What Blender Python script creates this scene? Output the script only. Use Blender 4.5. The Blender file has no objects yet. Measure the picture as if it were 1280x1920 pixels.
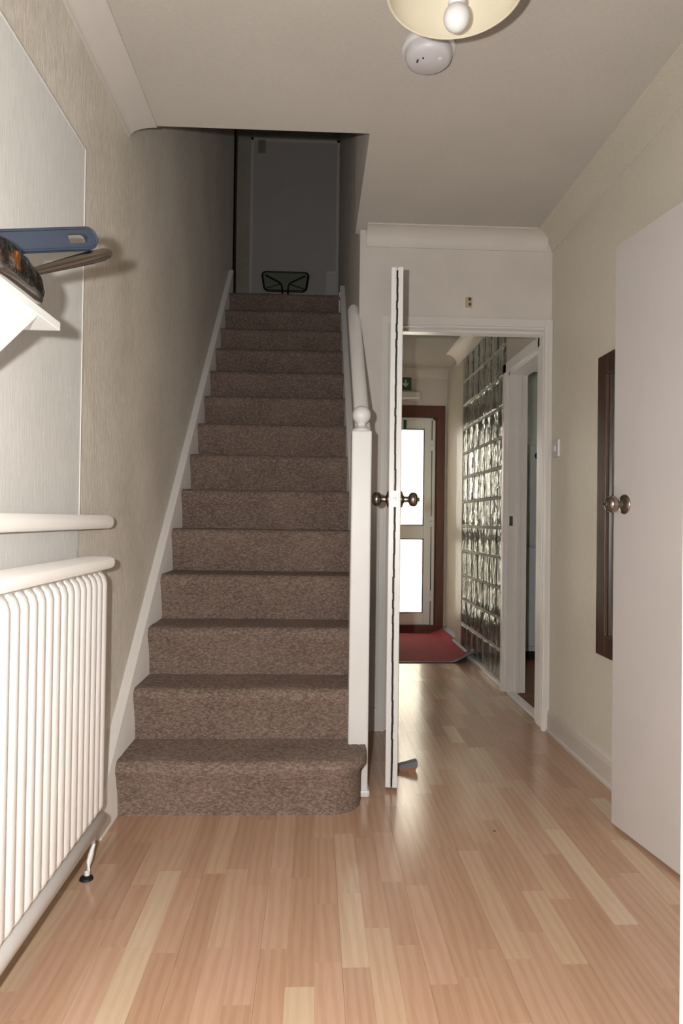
import bpy, bmesh, math, random
from mathutils import Vector, Matrix
random.seed(7)
PI = math.pi
S = bpy.context.scene
COL = S.collection

# ------------------------------------------------------------------ camera
YAW, PITCH, ROLL = math.radians(2.3), math.radians(0.7), math.radians(0.75)
fw = Vector((math.sin(YAW)*math.cos(PITCH), math.cos(YAW)*math.cos(PITCH), math.sin(PITCH)))
rt = Vector((math.cos(YAW), -math.sin(YAW), 0)); up = rt.cross(fw)
r2 = math.cos(ROLL)*rt + math.sin(ROLL)*up
u2 = -math.sin(ROLL)*rt + math.cos(ROLL)*up
cd = bpy.data.cameras.new('camera'); cam = bpy.data.objects.new('camera', cd); COL.objects.link(cam)
cd.sensor_fit = 'VERTICAL'; cd.sensor_height = 36; cd.sensor_width = 24; cd.lens = 24.0
cd.clip_start = 0.02
M = Matrix((r2, u2, -fw)).transposed().to_4x4(); M.translation = Vector((0, 0, 1.05))
cam.matrix_world = M
S.camera = cam

# ------------------------------------------------------------------ world, lights, exposure
W = bpy.data.worlds.new('overcast_sky'); S.world = W; W.use_nodes = True
bg = W.node_tree.nodes['Background']; bg.inputs[0].default_value = (0.93, 0.97, 1.0, 1); bg.inputs[1].default_value = 15.0

def lamp(name, kind, loc, energy, color=(1, 1, 1), size=0.02, rot=None, sy=None, portal=False):
    d = bpy.data.lights.new(name, kind); o = bpy.data.objects.new(name, d); COL.objects.link(o)
    o.location = loc; d.energy = energy; d.color = color
    if kind == 'AREA':
        d.shape = 'RECTANGLE'; d.size = size; d.size_y = sy or size
        d.cycles.is_portal = portal
    else:
        d.shadow_soft_size = size
    if rot: o.rotation_euler = rot
    return o
# the photographer's flash, on the camera, a little left of and above the lens
lamp('camera_flash_offscreen', 'POINT', (-0.10, 0.0, 1.095), 122, (1.0, 0.982, 0.96), 0.015)
S.view_settings.view_transform = 'Standard'
S.view_settings.look = 'None'
S.view_settings.gamma = 1
S.view_settings.use_curve_mapping = False
S.view_settings.exposure = 0.17

# ------------------------------------------------------------------ materials
def srgb(r, g, b):
    f = lambda c: (c/255/12.92) if c/255 <= 0.04045 else ((c/255+0.055)/1.055)**2.4
    return (f(r), f(g), f(b), 1)
class NT:
    def __init__(s, name):
        s.m = bpy.data.materials.new(name); s.m.use_nodes = True
        s.t = s.m.node_tree; s.p = s.t.nodes['Principled BSDF']
    def n(s, t, **kw):
        x = s.t.nodes.new(t)
        for k, v in kw.items(): setattr(x, k, v)
        return x
    def l(s, a, b): s.t.links.new(a, b)
    def coords(s, scale=(1, 1, 1), rand=False):
        tc = s.n('ShaderNodeTexCoord'); mp = s.n('ShaderNodeMapping'); mp.inputs['Scale'].default_value = scale
        s.l(tc.outputs['Object'], mp.inputs[0])
        if rand:
            oi = s.n('ShaderNodeObjectInfo'); mu = s.n('ShaderNodeMath', operation='MULTIPLY'); mu.inputs[1].default_value = 37.0
            s.l(oi.outputs['Random'], mu.inputs[0]); s.l(mu.outputs[0], mp.inputs['Location'])
        return mp.outputs[0]
    def noise(s, co, scale, detail=3, rough=0.55):
        x = s.n('ShaderNodeTexNoise'); x.inputs['Scale'].default_value = scale; x.inputs['Detail'].default_value = detail; x.inputs['Roughness'].default_value = rough
        s.l(co, x.inputs['Vector']); return x.outputs['Fac']
    def ramp(s, fac, stops):
        x = s.n('ShaderNodeValToRGB'); e = x.color_ramp.elements
        while len(e) < len(stops): e.new(0.5)
        for i, (p, c) in enumerate(stops): e[i].position = p; e[i].color = c
        s.l(fac, x.inputs[0]); return x.outputs[0]
    def mix(s, f, a, b, blend='MIX'):
        x = s.n('ShaderNodeMix', data_type='RGBA', blend_type=blend)
        for i, v in ((0, f), (6, a), (7, b)):
            if hasattr(v, 'node'): s.l(v, x.inputs[i])
            else: x.inputs[i].default_value = v
        return x.outputs[2]
    def bump(s, h, strength, dist=0.01):
        x = s.n('ShaderNodeBump'); x.inputs['Strength'].default_value = strength; x.inputs['Distance'].default_value = dist
        s.l(h, x.inputs['Height']); s.l(x.outputs[0], s.p.inputs['Normal'])
    def base(s, c):
        if hasattr(c, 'node'): s.l(c, s.p.inputs['Base Color'])
        else: s.p.inputs['Base Color'].default_value = c
    def set(s, **kw):
        for k, v in kw.items(): s.p.inputs[k.replace('_', ' ')].default_value = v
        return s

def plain(name, c, rough=0.5, metal=0.0, var=0.04, bump=0.0, bscale=60, **kw):
    t = NT(name); co = t.coords()
    nz = t.noise(co, 6, 4)
    lo = tuple(max(0, x*(1-var)) for x in c[:3])+(1,); hi = tuple(min(1, x*(1+var)) for x in c[:3])+(1,)
    t.base(t.ramp(nz, [(0.3, lo), (0.7, hi)]))
    t.set(Roughness=rough, Metallic=metal, **kw)
    if bump: t.bump(t.noise(co, bscale, 4), bump, 0.004)
    return t.m

def wallpaper(name, a, b, stretch=(26, 26, 5), bump=0.45, rough=0.42):
    t = NT(name); co = t.coords(stretch)
    fine = t.noise(co, 5.0, 5, 0.65)
    big = t.noise(t.coords((1.2, 1.2, 0.7)), 2.2, 3)
    c1 = t.ramp(fine, [(0.32, a), (0.68, b)])
    c2 = t.mix(0.30, c1, t.ramp(big, [(0.35, a), (0.65, b)]))
    t.base(c2); t.set(Roughness=rough, Diffuse_Roughness=1.0)
    t.bump(fine, bump, 0.006)
    return t.m

MAT = {}
MAT['wall'] = wallpaper('embossed_cream_wallpaper', srgb(172, 163, 148), srgb(212, 204, 192), bump=0.55)
MAT['wall_r'] = wallpaper('cream_wallpaper', srgb(181, 173, 157), srgb(192, 184, 168), (14, 14, 6), 0.22)
MAT['ceil'] = wallpaper('textured_ceiling_paper', srgb(172, 164, 154), srgb(186, 178, 168), (12, 60, 60), 0.35, 0.75)
MAT['far'] = plain('off_white_wall_paint', srgb(222, 215, 208), 0.6, bump=0.08, Diffuse_Roughness=0.7)
MAT['board'] = wallpaper('painted_over_paper_board', srgb(176, 173, 168), srgb(196, 193, 188), (30, 30, 2.5), 0.3)
MAT['gloss'] = plain('white_gloss_paint', srgb(228, 223, 217), 0.32, var=0.02, bump=0.05, bscale=25, Diffuse_Roughness=0.6)
MAT['gloss_w'] = plain('bright_white_gloss', srgb(228, 227, 225), 0.35, var=0.015, bump=0.04, bscale=30)
MAT['cove'] = plain('coving_paint', srgb(221, 214, 206), 0.55, var=0.02)
MAT['door'] = plain('pale_door_paint', srgb(206, 200, 197), 0.42, var=0.02, bump=0.05, bscale=40)
MAT['rad'] = plain('radiator_enamel', srgb(234, 231, 228), 0.36, var=0.02)
MAT['nickel'] = plain('satin_nickel', srgb(158, 148, 138), 0.27, 1.0, var=0.03)
MAT['steel'] = plain('bright_steel', srgb(205, 203, 200), 0.2, 1.0, var=0.03)
MAT['black'] = plain('black_rubber', srgb(22, 21, 21), 0.6)
MAT['dark'] = plain('dark_gap', srgb(60, 40, 30), 0.8)
MAT['plastic'] = plain('white_plastic', srgb(228, 226, 224), 0.35, var=0.01)
MAT['plastic_g'] = plain('greyish_white_plastic', srgb(214, 210, 212), 0.4, var=0.02)
MAT['mirror'] = plain('mirror_silver', srgb(205, 210, 205), 0.03, 1.0, var=0.0)
MAT['blue'] = plain('slate_blue_plastic', srgb(44, 53, 66), 0.38, var=0.08, bump=0.05)
MAT['orange'] = plain('copper_brown_band', srgb(168, 104, 52), 0.25, 0.9)
MAT['green'] = plain('sign_green', srgb(20, 88, 58), 0.4)
MAT['white_print'] = plain('sign_white', srgb(235, 240, 236), 0.5)
MAT['upvc'] = plain('white_upvc', srgb(226, 228, 228), 0.3, var=0.01)
MAT['mortar'] = plain('pale_mortar', srgb(196, 195, 186), 0.8)
MAT['fridge'] = plain('fridge_white', srgb(222, 226, 226), 0.4, var=0.01)
MAT['grey'] = plain('rubber_grey', srgb(118, 124, 132), 0.6)
MAT['tan'] = plain('wedge_wood', srgb(158, 112, 82), 0.6)
MAT['kitchen_wall'] = plain('kitchen_wall_paint', srgb(200, 204, 198), 0.7)
MAT['kitchen_floor'] = plain('kitchen_floor_lino', srgb(142, 92, 62), 0.5, var=0.15)
MAT['render'] = plain('cream_render', srgb(226, 210, 178), 0.9, bump=0.2)
MAT['paving'] = plain('grey_paving', srgb(150, 148, 142), 0.9, bump=0.2)
MAT['catch'] = plain('aged_cream_plastic', srgb(200, 178, 150), 0.5)
MAT['brownhole'] = plain('brown_screw_hole', srgb(92, 70, 50), 0.6)
MAT['notice'] = plain('taupe_plate', srgb(160, 148, 132), 0.6)

def wood(name, a, b, sc=(30, 2, 30), rough=0.4):
    t = NT(name); co = t.coords(sc); nz = t.noise(co, 3, 6, 0.6)
    t.base(t.ramp(nz, [(0.3, a), (0.7, b)])); t.set(Roughness=rough); t.bump(nz, 0.15, 0.003); return t.m
MAT['frame_wood'] = wood('dark_mirror_wood', srgb(52, 32, 24), srgb(78, 50, 38), (30, 30, 2.5), 0.35)
MAT['brown_wood'] = wood('red_brown_door_frame', srgb(82, 46, 34), srgb(104, 60, 44), (30, 30, 2.5), 0.4)

def laminate():
    t = NT('beech_laminate'); co = t.coords((70, 5, 1), True)
    g = t.noise(co, 1.8, 6, 0.6)
    co2 = t.coords((9, 1.6, 1), True)
    wv = t.n('ShaderNodeTexWave', wave_type='BANDS', bands_direction='X'); wv.inputs['Scale'].default_value = 1.3
    wv.inputs['Distortion'].default_value = 7; wv.inputs['Detail'].default_value = 3; wv.inputs['Detail Scale'].default_value = 0.8
    t.l(co2, wv.inputs['Vector'])
    oi = t.n('ShaderNodeObjectInfo')
    tone = t.ramp(oi.outputs['Random'], [(0.0, srgb(186, 147, 120)), (0.3, srgb(196, 158, 130)), (0.55, srgb(204, 165, 141)), (0.8, srgb(206, 174, 144)), (0.9, srgb(214, 188, 158)), (1.0, srgb(222, 200, 172))])
    c = t.mix(0.18, tone, t.ramp(g, [(0.3, srgb(176, 130, 100)), (0.7, srgb(214, 184, 156))]))
    c = t.mix(0.12, c, t.ramp(wv.outputs['Fac'], [(0.2, srgb(160, 112, 84)), (0.6, srgb(212, 178, 148))]))
    # small knots
    vo = t.n('ShaderNodeTexVoronoi'); vo.inputs['Scale'].default_value = 5.0; t.l(t.coords((1, 0.6, 1), True), vo.inputs['Vector'])
    c = t.mix(t.ramp(vo.outputs['Distance'], [(0.012, (1, 1, 1, 1)), (0.03, (0, 0, 0, 1))]), c, srgb(120, 78, 56))
    t.base(c)
    r = t.ramp(t.noise(t.coords((1, 1, 1)), 3, 4), [(0.3, (0.17,)*3+(1,)), (0.7, (0.22,)*3+(1,))])
    t.l(r, t.p.inputs['Roughness']); t.set(Specular_IOR_Level=0.75)
    return t.m
MAT['laminate'] = laminate()

def carpet(name, a, b, c, scale=95, bump=0.9):
    t = NT(name); co = t.coords((0.7, 1.0, 1.35))
    n1 = t.noise(co, scale, 4, 0.7)
    n2 = t.noise(co, 330, 2, 0.6)
    big = t.noise(t.coords(), 5, 3)
    col = t.ramp(n1, [(0.38, a), (0.5, b), (0.61, c)])
    col = t.mix(0.18, col, t.ramp(big, [(0.35, a), (0.65, c)]))
    col = t.mix(0.35, col, t.ramp(n2, [(0.3, a), (0.7, c)]))
    t.base(col); t.set(Roughness=0.95, Diffuse_Roughness=0.2)
    h = t.mix(0.5, n1, n2)
    t.bump(h, bump, 0.006)
    return t.m
MAT['carpet'] = carpet('brown_loop_carpet', srgb(80, 63, 57), srgb(126, 106, 96), srgb(172, 151, 136), 105)
MAT['mat_red'] = carpet('dark_red_mat_pile', srgb(96, 26, 36), srgb(140, 40, 52), srgb(160, 54, 62), 160, 0.5)

def glass_block_mat():
    t = NT('wavy_block_glass'); co = t.coords((16, 16, 5), True)
    nz = t.noise(co, 1.5, 2, 0.5)
    t.base((0.84, 0.9, 0.85, 1)); t.set(Roughness=0.04, IOR=1.45)
    t.p.inputs['Transmission Weight'].default_value = 1.0
    t.bump(nz, 0.7, 0.03)
    return t.m
MAT['block'] = glass_block_mat()

def obscure_glass(nm='obscured_patterned_glass', ca=(0.97, 0.95, 0.90, 1), cb=(0.80, 0.76, 0.68, 1)):
    t = NT(nm)
    out = t.t.nodes['Material Output']
    co = t.coords()
    vo = t.n('ShaderNodeTexVoronoi'); vo.inputs['Scale'].default_value = 45; vo.inputs['Randomness'].default_value = 0.15
    t.l(co, vo.inputs['Vector'])
    bp = t.n('ShaderNodeBump'); bp.inputs['Strength'].default_value = 0.5; bp.inputs['Distance'].default_value = 0.004; t.l(vo.outputs['Distance'], bp.inputs['Height'])
    tl = t.n('ShaderNodeBsdfTranslucent'); t.l(t.ramp(vo.outputs['Distance'], [(0.1, ca), (0.6, cb)]), tl.inputs['Color']); t.l(bp.outputs[0], tl.inputs['Normal'])
    gl = t.n('ShaderNodeBsdfGlossy'); gl.inputs['Roughness'].default_value = 0.15; t.l(bp.outputs[0], gl.inputs['Normal'])
    mx = t.n('ShaderNodeMixShader'); mx.inputs[0].default_value = 0.07
    t.l(tl.outputs[0], mx.inputs[1]); t.l(gl.outputs[0], mx.inputs[2]); t.l(mx.outputs[0], out.inputs['Surface'])
    return t.m
MAT['obscure'] = obscure_glass()

def shade_mat():
    t = NT('cream_lampshade'); out = t.t.nodes['Material Output']
    t.base(srgb(238, 230, 208)); t.set(Roughness=0.45)
    tl = t.n('ShaderNodeBsdfTranslucent'); tl.inputs['Color'].default_value = srgb(242, 232, 208)
    mx = t.n('ShaderNodeMixShader'); mx.inputs[0].default_value = 0.25
    t.l(t.p.outputs[0], mx.inputs[1]); t.l(tl.outputs[0], mx.inputs[2]); t.l(mx.outputs[0], out.inputs['Surface'])
    return t.m
MAT['shade'] = shade_mat()

def film():
    t = NT('clear_plastic_film'); co = t.coords((1, 1, 1))
    nz = t.noise(co, 28, 3, 0.6)
    t.base(srgb(240, 240, 236)); t.set(Roughness=0.04, IOR=1.25)
    t.p.inputs['Transmission Weight'].default_value = 1.0
    t.bump(nz, 1.0, 0.02); return t.m
MAT['film'] = film()
def smoky():
    t = NT('smoky_wrapped_metal'); co = t.coords((1, 1, 1)); nz = t.noise(co, 22, 4, 0.65)
    t.base(t.ramp(nz, [(0.40, srgb(40, 36, 31)), (0.52, srgb(98, 92, 80)), (0.60, srgb(200, 196, 186))]))
    t.set(Roughness=0.14, Metallic=0.9); t.bump(nz, 0.7, 0.02); return t.m
MAT['smoky'] = smoky()
def clear():
    t = NT('smoked_chair_plastic'); t.base(srgb(120, 122, 110)); t.set(Roughness=0.2); return t.m
MAT['chair_pad'] = plain('grey_green_chair_back', srgb(136, 138, 124), 0.5)
MAT['chair_frame'] = plain('black_chair_tube', srgb(36, 36, 34), 0.35, 0.3)

# ------------------------------------------------------------------ geometry helpers
def link(name, bm, mat, parent=None, smooth=False, loc=None):
    me = bpy.data.meshes.new(name)
    bmesh.ops.recalc_face_normals(bm, faces=bm.faces)
    if parent is not None and loc is None:
        bmesh.ops.translate(bm, verts=bm.verts, vec=-parent_origin(parent))
    bm.to_mesh(me); bm.free()
    for m in (mat if isinstance(mat, (list, tuple)) else [mat]): me.materials.append(MAT[m])
    if smooth:
        for p in me.polygons: p.use_smooth = True
    o = bpy.data.objects.new(name, me); COL.objects.link(o)
    if parent is not None: o.parent = parent
    if loc: o.location = loc
    return o
def parent_origin(p):
    v = Vector((0, 0, 0))
    while p is not None: v += p.location; p = p.parent
    return v
def tag(o, label, cat, group=None):
    o['label'] = label; o['category'] = cat
    if group: o['group'] = group
    return o
def struct(o, label=None, cat=None):
    o['kind'] = 'structure'
    if label: o['label'] = label
    if cat: o['category'] = cat
    return o
def empty(name, loc):
    o = bpy.data.objects.new(name, None); COL.objects.link(o); o.location = loc; o.empty_display_size = 0.1; return o
def abox(bm, x, y, z, bev=0.0, seg=2):
    r = bmesh.ops.create_cube(bm, size=1.0); vs = r['verts']
    for v in vs:
        v.co = Vector((x[0] if v.co.x < 0 else x[1], y[0] if v.co.y < 0 else y[1], z[0] if v.co.z < 0 else z[1]))
    if bev:
        es = list({e for v in vs for e in v.link_edges})
        bmesh.ops.bevel(bm, geom=es, offset=bev, segments=seg, affect='EDGES', profile=0.5)
    return vs
def box(name, x, y, z, mat, parent=None, bev=0.0, seg=2):
    bm = bmesh.new(); abox(bm, x, y, z, bev, seg); return link(name, bm, mat, parent)
def boxes(name, lst, mat, parent=None, bev=0.0):
    bm = bmesh.new()
    for x, y, z in lst: abox(bm, x, y, z, bev)
    return link(name, bm, mat, parent)
def aprism(bm, poly, axis, a, b):
    """poly: 2-D outline in the two other axes (in order x,y,z without axis), extruded a..b"""
    def P(p, t):
        if axis == 0: return (t, p[0], p[1])
        if axis == 1: return (p[0], t, p[1])
        return (p[0], p[1], t)
    va = [bm.verts.new(P(p, a)) for p in poly]; vb = [bm.verts.new(P(p, b)) for p in poly]
    n = len(poly)
    bm.faces.new(va); bm.faces.new(vb[::-1])
    for i in range(n): bm.faces.new((va[i], vb[i], vb[(i+1) % n], va[(i+1) % n]))
    return va+vb
def prism(name, poly, axis, a, b, mat, parent=None, smooth=False):
    bm = bmesh.new(); aprism(bm, poly, axis, a, b); return link(name, bm, mat, parent, smooth)
def alathe(bm, prof, origin, axis=Vector((0, 0, 1)), seg=32, cap=True):
    axis = Vector(axis).normalized(); a = axis.orthogonal().normalized(); b = axis.cross(a); o = Vector(origin)
    rings = []
    for r, h in prof:
        if r < 1e-6: rings.append([bm.verts.new(o+axis*h)])
        else: rings.append([bm.verts.new(o+axis*h+(a*math.cos(2*PI*i/seg)+b*math.sin(2*PI*i/seg))*r) for i in range(seg)])
    for p, q in zip(rings, rings[1:]):
        for i in range(seg):
            j = (i+1) % seg
            if len(p) == 1 and len(q) == 1: continue
            if len(p) == 1: bm.faces.new((p[0], q[i], q[j]))
            elif len(q) == 1: bm.faces.new((p[i], p[j], q[0]))
            else: bm.faces.new((p[i], p[j], q[j], q[i]))
    if cap:
        for r in (rings[0], rings[-1]):
            if len(r) > 2: bm.faces.new(r)
def lathe(name, prof, origin, mat, parent=None, axis=(0, 0, 1), seg=32, cap=True, smooth=True):
    bm = bmesh.new(); alathe(bm, prof, origin, axis, seg, cap); o = link(name, bm, mat, parent)
    if smooth: autosmooth(o)
    return o
def autosmooth(o, deg=40):
    me = o.data
    for p in me.polygons: p.use_smooth = True
    me.set_sharp_from_angle(angle=math.radians(deg))
def atube(bm, pts, rad, seg=10, closed=False, sx=1.0):
    pts = [Vector(p) for p in pts]; n = len(pts); rings = []
    ref = Vector((0.13, 0.27, 0.95))
    for i, p in enumerate(pts):
        t = (pts[(i+1) % n]-pts[i-1]) if closed else (pts[min(i+1, n-1)]-pts[max(i-1, 0)])
        t.normalize(); a = ref.cross(t).normalized(); b = t.cross(a)
        r = rad[i] if isinstance(rad, (list, tuple)) else rad
        rings.append([bm.verts.new(p+(a*math.cos(2*PI*k/seg)*sx+b*math.sin(2*PI*k/seg))*r) for k in range(seg)])
    m = n if closed else n-1
    for i in range(m):
        A, B = rings[i], rings[(i+1) % n]
        for k in range(seg): bm.faces.new((A[k], A[(k+1) % seg], B[(k+1) % seg], B[k]))
    if not closed: bm.faces.new(rings[0][::-1]); bm.faces.new(rings[-1])
def tube(name, pts, rad, mat, parent=None, seg=10, closed=False, sx=1.0):
    bm = bmesh.new(); atube(bm, pts, rad, seg, closed, sx); o = link(name, bm, mat, parent); autosmooth(o, 50); return o

# ------------------------------------------------------------------ dimensions
XL, XR = -0.712, 1.20           # hall side walls
H = 2.52                        # hall ceiling
YF = 3.43                       # far wall of the hall
YE = 6.42                       # end wall with the outside door
RISE, GOING, Y1 = 0.2, 0.2205, 2.40
SX0, SX1 = -0.68, 0.182         # stair width between strings
TRIM_Y, HOLE_X = 2.57, 0.192
LAND = 14*RISE
UP = 5.25                       # upper ceiling

# ------------------------------------------------------------------ floor, laid strip by strip
floor = struct(box('floor', (XL, XR+0.1), (0.92, YE), (-0.10, -0.009), 'dark'))
strips = []
SW = 0.0655
x = XL+0.006
i = 0
while x < XR-0.005:
    x1 = min(x+SW, XR-0.002)
    xm = (x+x1)/2
    y_end = 2.60 if xm < 0.16 else (YF+0.02 if (xm < 0.36 or xm > 1.188) else 6.30)
    y = 0.93 - random.random()*0.05
    y = max(y, 0.925)
    first = True
    while y < y_end:
        ln = random.uniform(0.24, 0.56)
        if first: ln = random.uniform(0.1, 0.5); first = False
        ye = min(y+ln, y_end)
        if y_end-ye < 0.07: ye = y_end
        strips.append((x, x1, y, ye, i)); y = ye
    x = x1; i += 1
for (a, b, c, d, i) in strips:
    g = 0.0004 if i % 3 == 0 else 0.0001
    box('plank', (a+g, b-0.0001), (c+0.0002, d-0.0002), (-0.0085, 0.0), 'laminate', floor)

# ------------------------------------------------------------------ walls and ceilings of the hall
struct(box('wall_left', (XL-0.12, XL), (0.80, 5.84), (-0.1, UP), 'wall'))
# right wall with the kitchen doorway and the opening for the glass blocks
KY0, KY1, KZ = 3.545, 4.20, 1.985
struct(boxes('wall_right', [((XR, XR+0.11), (0.80, KY0), (-0.1, H+0.05)), ((XR, XR+0.11), (KY0, KY1), (KZ, H+0.05)),
                            ((XR+0.012, XR+0.11), (KY1, 4.30), (-0.1, H+0.05)), ((XR+0.012, XR+0.11), (4.30, 5.56), (2.41, H+0.05)),
                            ((XR+0.012, XR+0.11), (5.56, 5.78), (-0.1, H+0.05)), ((XR+0.05, XR+0.15), (5.78, YE+0.15), (-0.1, H+0.05))], 'wall_r'))
DX0, DX1, DZ = 0.385, 1.192, 2.050
struct(boxes('wall_far', [((0.215, DX0), (YF, YF+0.10), (-0.1, H+0.05)), ((DX1, XR), (YF, YF+0.10), (-0.1, H+0.05)), ((DX0, DX1), (YF, YF+0.10), (DZ, H+0.05))], 'far'))
# front wall with the open front doorway the picture is taken through
struct(boxes('wall_front', [((XL-0.12, -0.66), (0.80, 0.92), (-0.1, H+0.05)), ((0.56, XR+0.11), (0.80, 0.92), (-0.1, H+0.05)), ((-0.66, 0.56), (0.80, 0.92), (2.12, H+0.05))], 'wall_r'))
struct(boxes('trim_1', [((-0.66, -0.60), (0.79, 0.93), (-0.1, 2.12)), ((0.508, 0.56), (0.79, 0.925), (-0.1, 2.12)), ((-0.60, 0.5), (0.79, 0.925), (2.06, 2.12))], 'gloss_w', bev=0.004))
struct(boxes('ceiling', [((XL, XR+0.05), (0.80, TRIM_Y), (H, H+0.25)), ((HOLE_X, XR+0.05), (TRIM_Y, YF+0.05), (H, H+0.25))], 'ceil'))
# corridor
struct(box('ceiling_corridor', (0.28, XR+0.15), (YF+0.10, YE+0.15), (2.49, 2.74), 'ceil'))
struct(box('wall_corridor_left', (0.215, 0.33), (YF+0.10, YE), (-0.1, 2.49), 'far'))
EX0, EX1, EZ = 0.36, 1.228, 2.145        # outer size of the brown frame
struct(boxes('wall_end', [((0.215, EX0), (YE, YE+0.14), (-0.1, 2.5)), ((EX1, XR+0.15), (YE, YE+0.14), (-0.1, 2.5)), ((EX0, EX1), (YE, YE+0.14), (EZ, 2.5))], 'far'))
# stairwell and landing
struct(box('wall_stair_right', (0.215, 0.315), (YF+0.10, 7.0), (2.5, UP), 'wall'))
struct(boxes('wall_stair_right_upper', [((HOLE_X, 0.315), (TRIM_Y, YF+0.10), (H+0.25, UP)), ((0.213, 0.2149), (YF, 7.0), (0.0, 2.5))], 'wall'))
struct(boxes('wall_landing_front', [((XL, 0.315), (TRIM_Y-0.1, TRIM_Y), (H+0.25, UP))], 'wall'))
LYB = 7.0
struct(box('wall_landing', (-2.4, 0.35), (LYB, LYB+0.12), (LAND-0.2, UP), 'wall'))
struct(box('wall_landing_left', (-2.5, -2.4), (5.84, LYB), (LAND-0.2, UP), 'wall'))
struct(box('wall_landing_side', (-2.5, XL), (5.74, 5.84), (LAND-0.2, UP), 'wall'))
struct(box('ceiling_upper', (-2.5, 0.35), (TRIM_Y-0.1, LYB+0.12), (UP, UP+0.1), 'ceil'))
LY = Y1+13*GOING+0.03
struct(boxes('floor_landing', [((XL, 0.213), (LY+0.02, LYB), (LAND-0.22, LAND)), ((-2.4, XL), (5.84, LYB), (LAND-0.22, LAND))], 'carpet'))

# covings
def cove_poly(p, d, n=8):
    # 2-D: (out from wall, down from ceiling)
    pts = [(0, 0), (p, 0)]
    for k in range(n+1):
        a = k/n*PI/2
        pts.append((p-(p-0.006)*math.sin(a)+0.0, 0.006+(d-0.006)*(1-math.cos(a))))
    pts.append((0, d)); return pts
def cove(name, side, p, d, a, b, zc, mat='cove', at=0):
    poly = cove_poly(p, d)
    if side == 'L': o = prism(name, [(at+u, zc-v) for u, v in poly], 1, a, b, mat)
    elif side == 'R': o = prism(name, [(at-u, zc-v) for u, v in poly], 1, a, b, mat)
    else: o = prism(name, [(at-u, zc-v) for u, v in poly], 0, a, b, mat)
    autosmooth(o, 35); return struct(o)
cove('trim_2', 'L', 0.105, 0.045, 0.92, TRIM_Y, H, at=XL)
cove('trim_3', 'R', 0.10, 0.085, 0.92, YF, H, 'wall_r', at=XR)
cove('trim_4', 'F', 0.09, 0.085, 0.245, XR-0.03, H, at=YF)
cove('trim_5', 'R', 0.10, 0.10, YF+0.10, 5.80, 2.49, at=XR+0.012)
cove('trim_6', 'F', 0.10, 0.09, 0.33, XR+0.05, 2.49, at=YE)

# skirtings
def skirting(name, x, y, z=0.112):
    return struct(box(name, x, y, (0.0, z), 'cove', bev=0.005))
s = prism('baseboard_right', [(XR, 0), (XR-0.02, 0), (XR-0.02, 0.012), (XR-0.013, 0.016), (XR-0.013, 0.085), (XR-0.008, 0.105), (XR, 0.115)], 1, 1.62, YF-0.021, 'cove'); struct(s)
struct(prism('baseboard_far', [(YF, 0), (YF-0.018, 0), (YF-0.018, 0.085), (YF-0.010, 0.11), (YF, 0.115)], 0, 0.213, 0.334, 'cove'))

# doorway trim in the far wall: architrave and lining
def archi(name, x0, x1, top, y, w=0.068, t=0.02, mat='gloss'):
    bm = bmesh.new()
    for (a, b) in ((x0-w, x0), (x1, x1+w)):
        abox(bm, (a, b), (y-t, y), (0, top+w), 0.003)
        m = (b-0.018, b-0.006) if a < x0 and b <= x0 else (a+0.006, a+0.018)
        abox(bm, m, (y-t-0.005, y-t+0.002), (0, top+0.012), 0.002)
    abox(bm, (x0, x1), (y-t, y), (top, top+w), 0.003)
    abox(bm, (x0-0.012, x1+0.012), (y-t-0.005, y-t+0.002), (top+0.006, top+0.018), 0.002)
    return struct(link(name, bm, mat))
archi('trim_7', DX0-0.02, DX1-0.032, DZ-0.006, YF, w=0.039)
bm = bmesh.new()
abox(bm, (DX0-0.002, DX0+0.014), (YF-0.002, YF+0.11), (0, DZ)); abox(bm, (DX1-0.012, DX1+0.002), (YF-0.002, YF+0.11), (0, DZ)); abox(bm, (DX0, DX1), (YF-0.002, YF+0.11), (DZ-0.014, DZ+0.002))
abox(bm, (DX1-0.020, DX1-0.010), (YF+0.045, YF+0.11), (0, DZ-0.012), 0.003); abox(bm, (DX0+0.012, DX0+0.024), (YF+0.045, YF+0.11), (0, DZ-0.012), 0.003); abox(bm, (DX0, DX1), (YF+0.045, YF+0.11), (DZ-0.026, DZ-0.012), 0.003)
struct(link('trim_8', bm, 'gloss'))

# kitchen doorway lining and architrave (in the right wall of the corridor)
bm = bmesh.new()
for (a, b) in ((KY0-0.012, KY0+0.05), (KY1-0.002, KY1+0.072)):
    abox(bm, (XR-0.018, XR+0.013), (a, b), (0, KZ+0.06), 0.003)
    abox(bm, (XR-0.024, XR-0.016), (a+0.012, b-0.03), (0, KZ), 0.003)
abox(bm, (XR-0.018, XR+0.013), (KY0, KY1+0.07), (KZ, KZ+0.06), 0.003)
abox(bm, (XR, XR+0.115), (KY1-0.022, KY1+0.002), (0, KZ)); abox(bm, (XR, XR+0.115), (KY0-0.002, KY0+0.02), (0, KZ)); abox(bm, (XR, XR+0.115), (KY0, KY1), (KZ-0.02, KZ+0.002))
abox(bm, (XR+0.05, XR+0.075), (KY1-0.036, KY1-0.02), (0, KZ-0.02), 0.002)
k = struct(link('trim_9', bm, 'gloss'))
box('strike_plate', (XR+0.004, XR+0.028), (KY1-0.0245, KY1-0.0215), (1.03, 1.09), 'steel', k, 0.001)
struct(box('trim_10', (XR-0.003, XR+0.055), (KY0, KY1-0.02), (-0.009, 0.006), 'gloss', bev=0.003))

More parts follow.
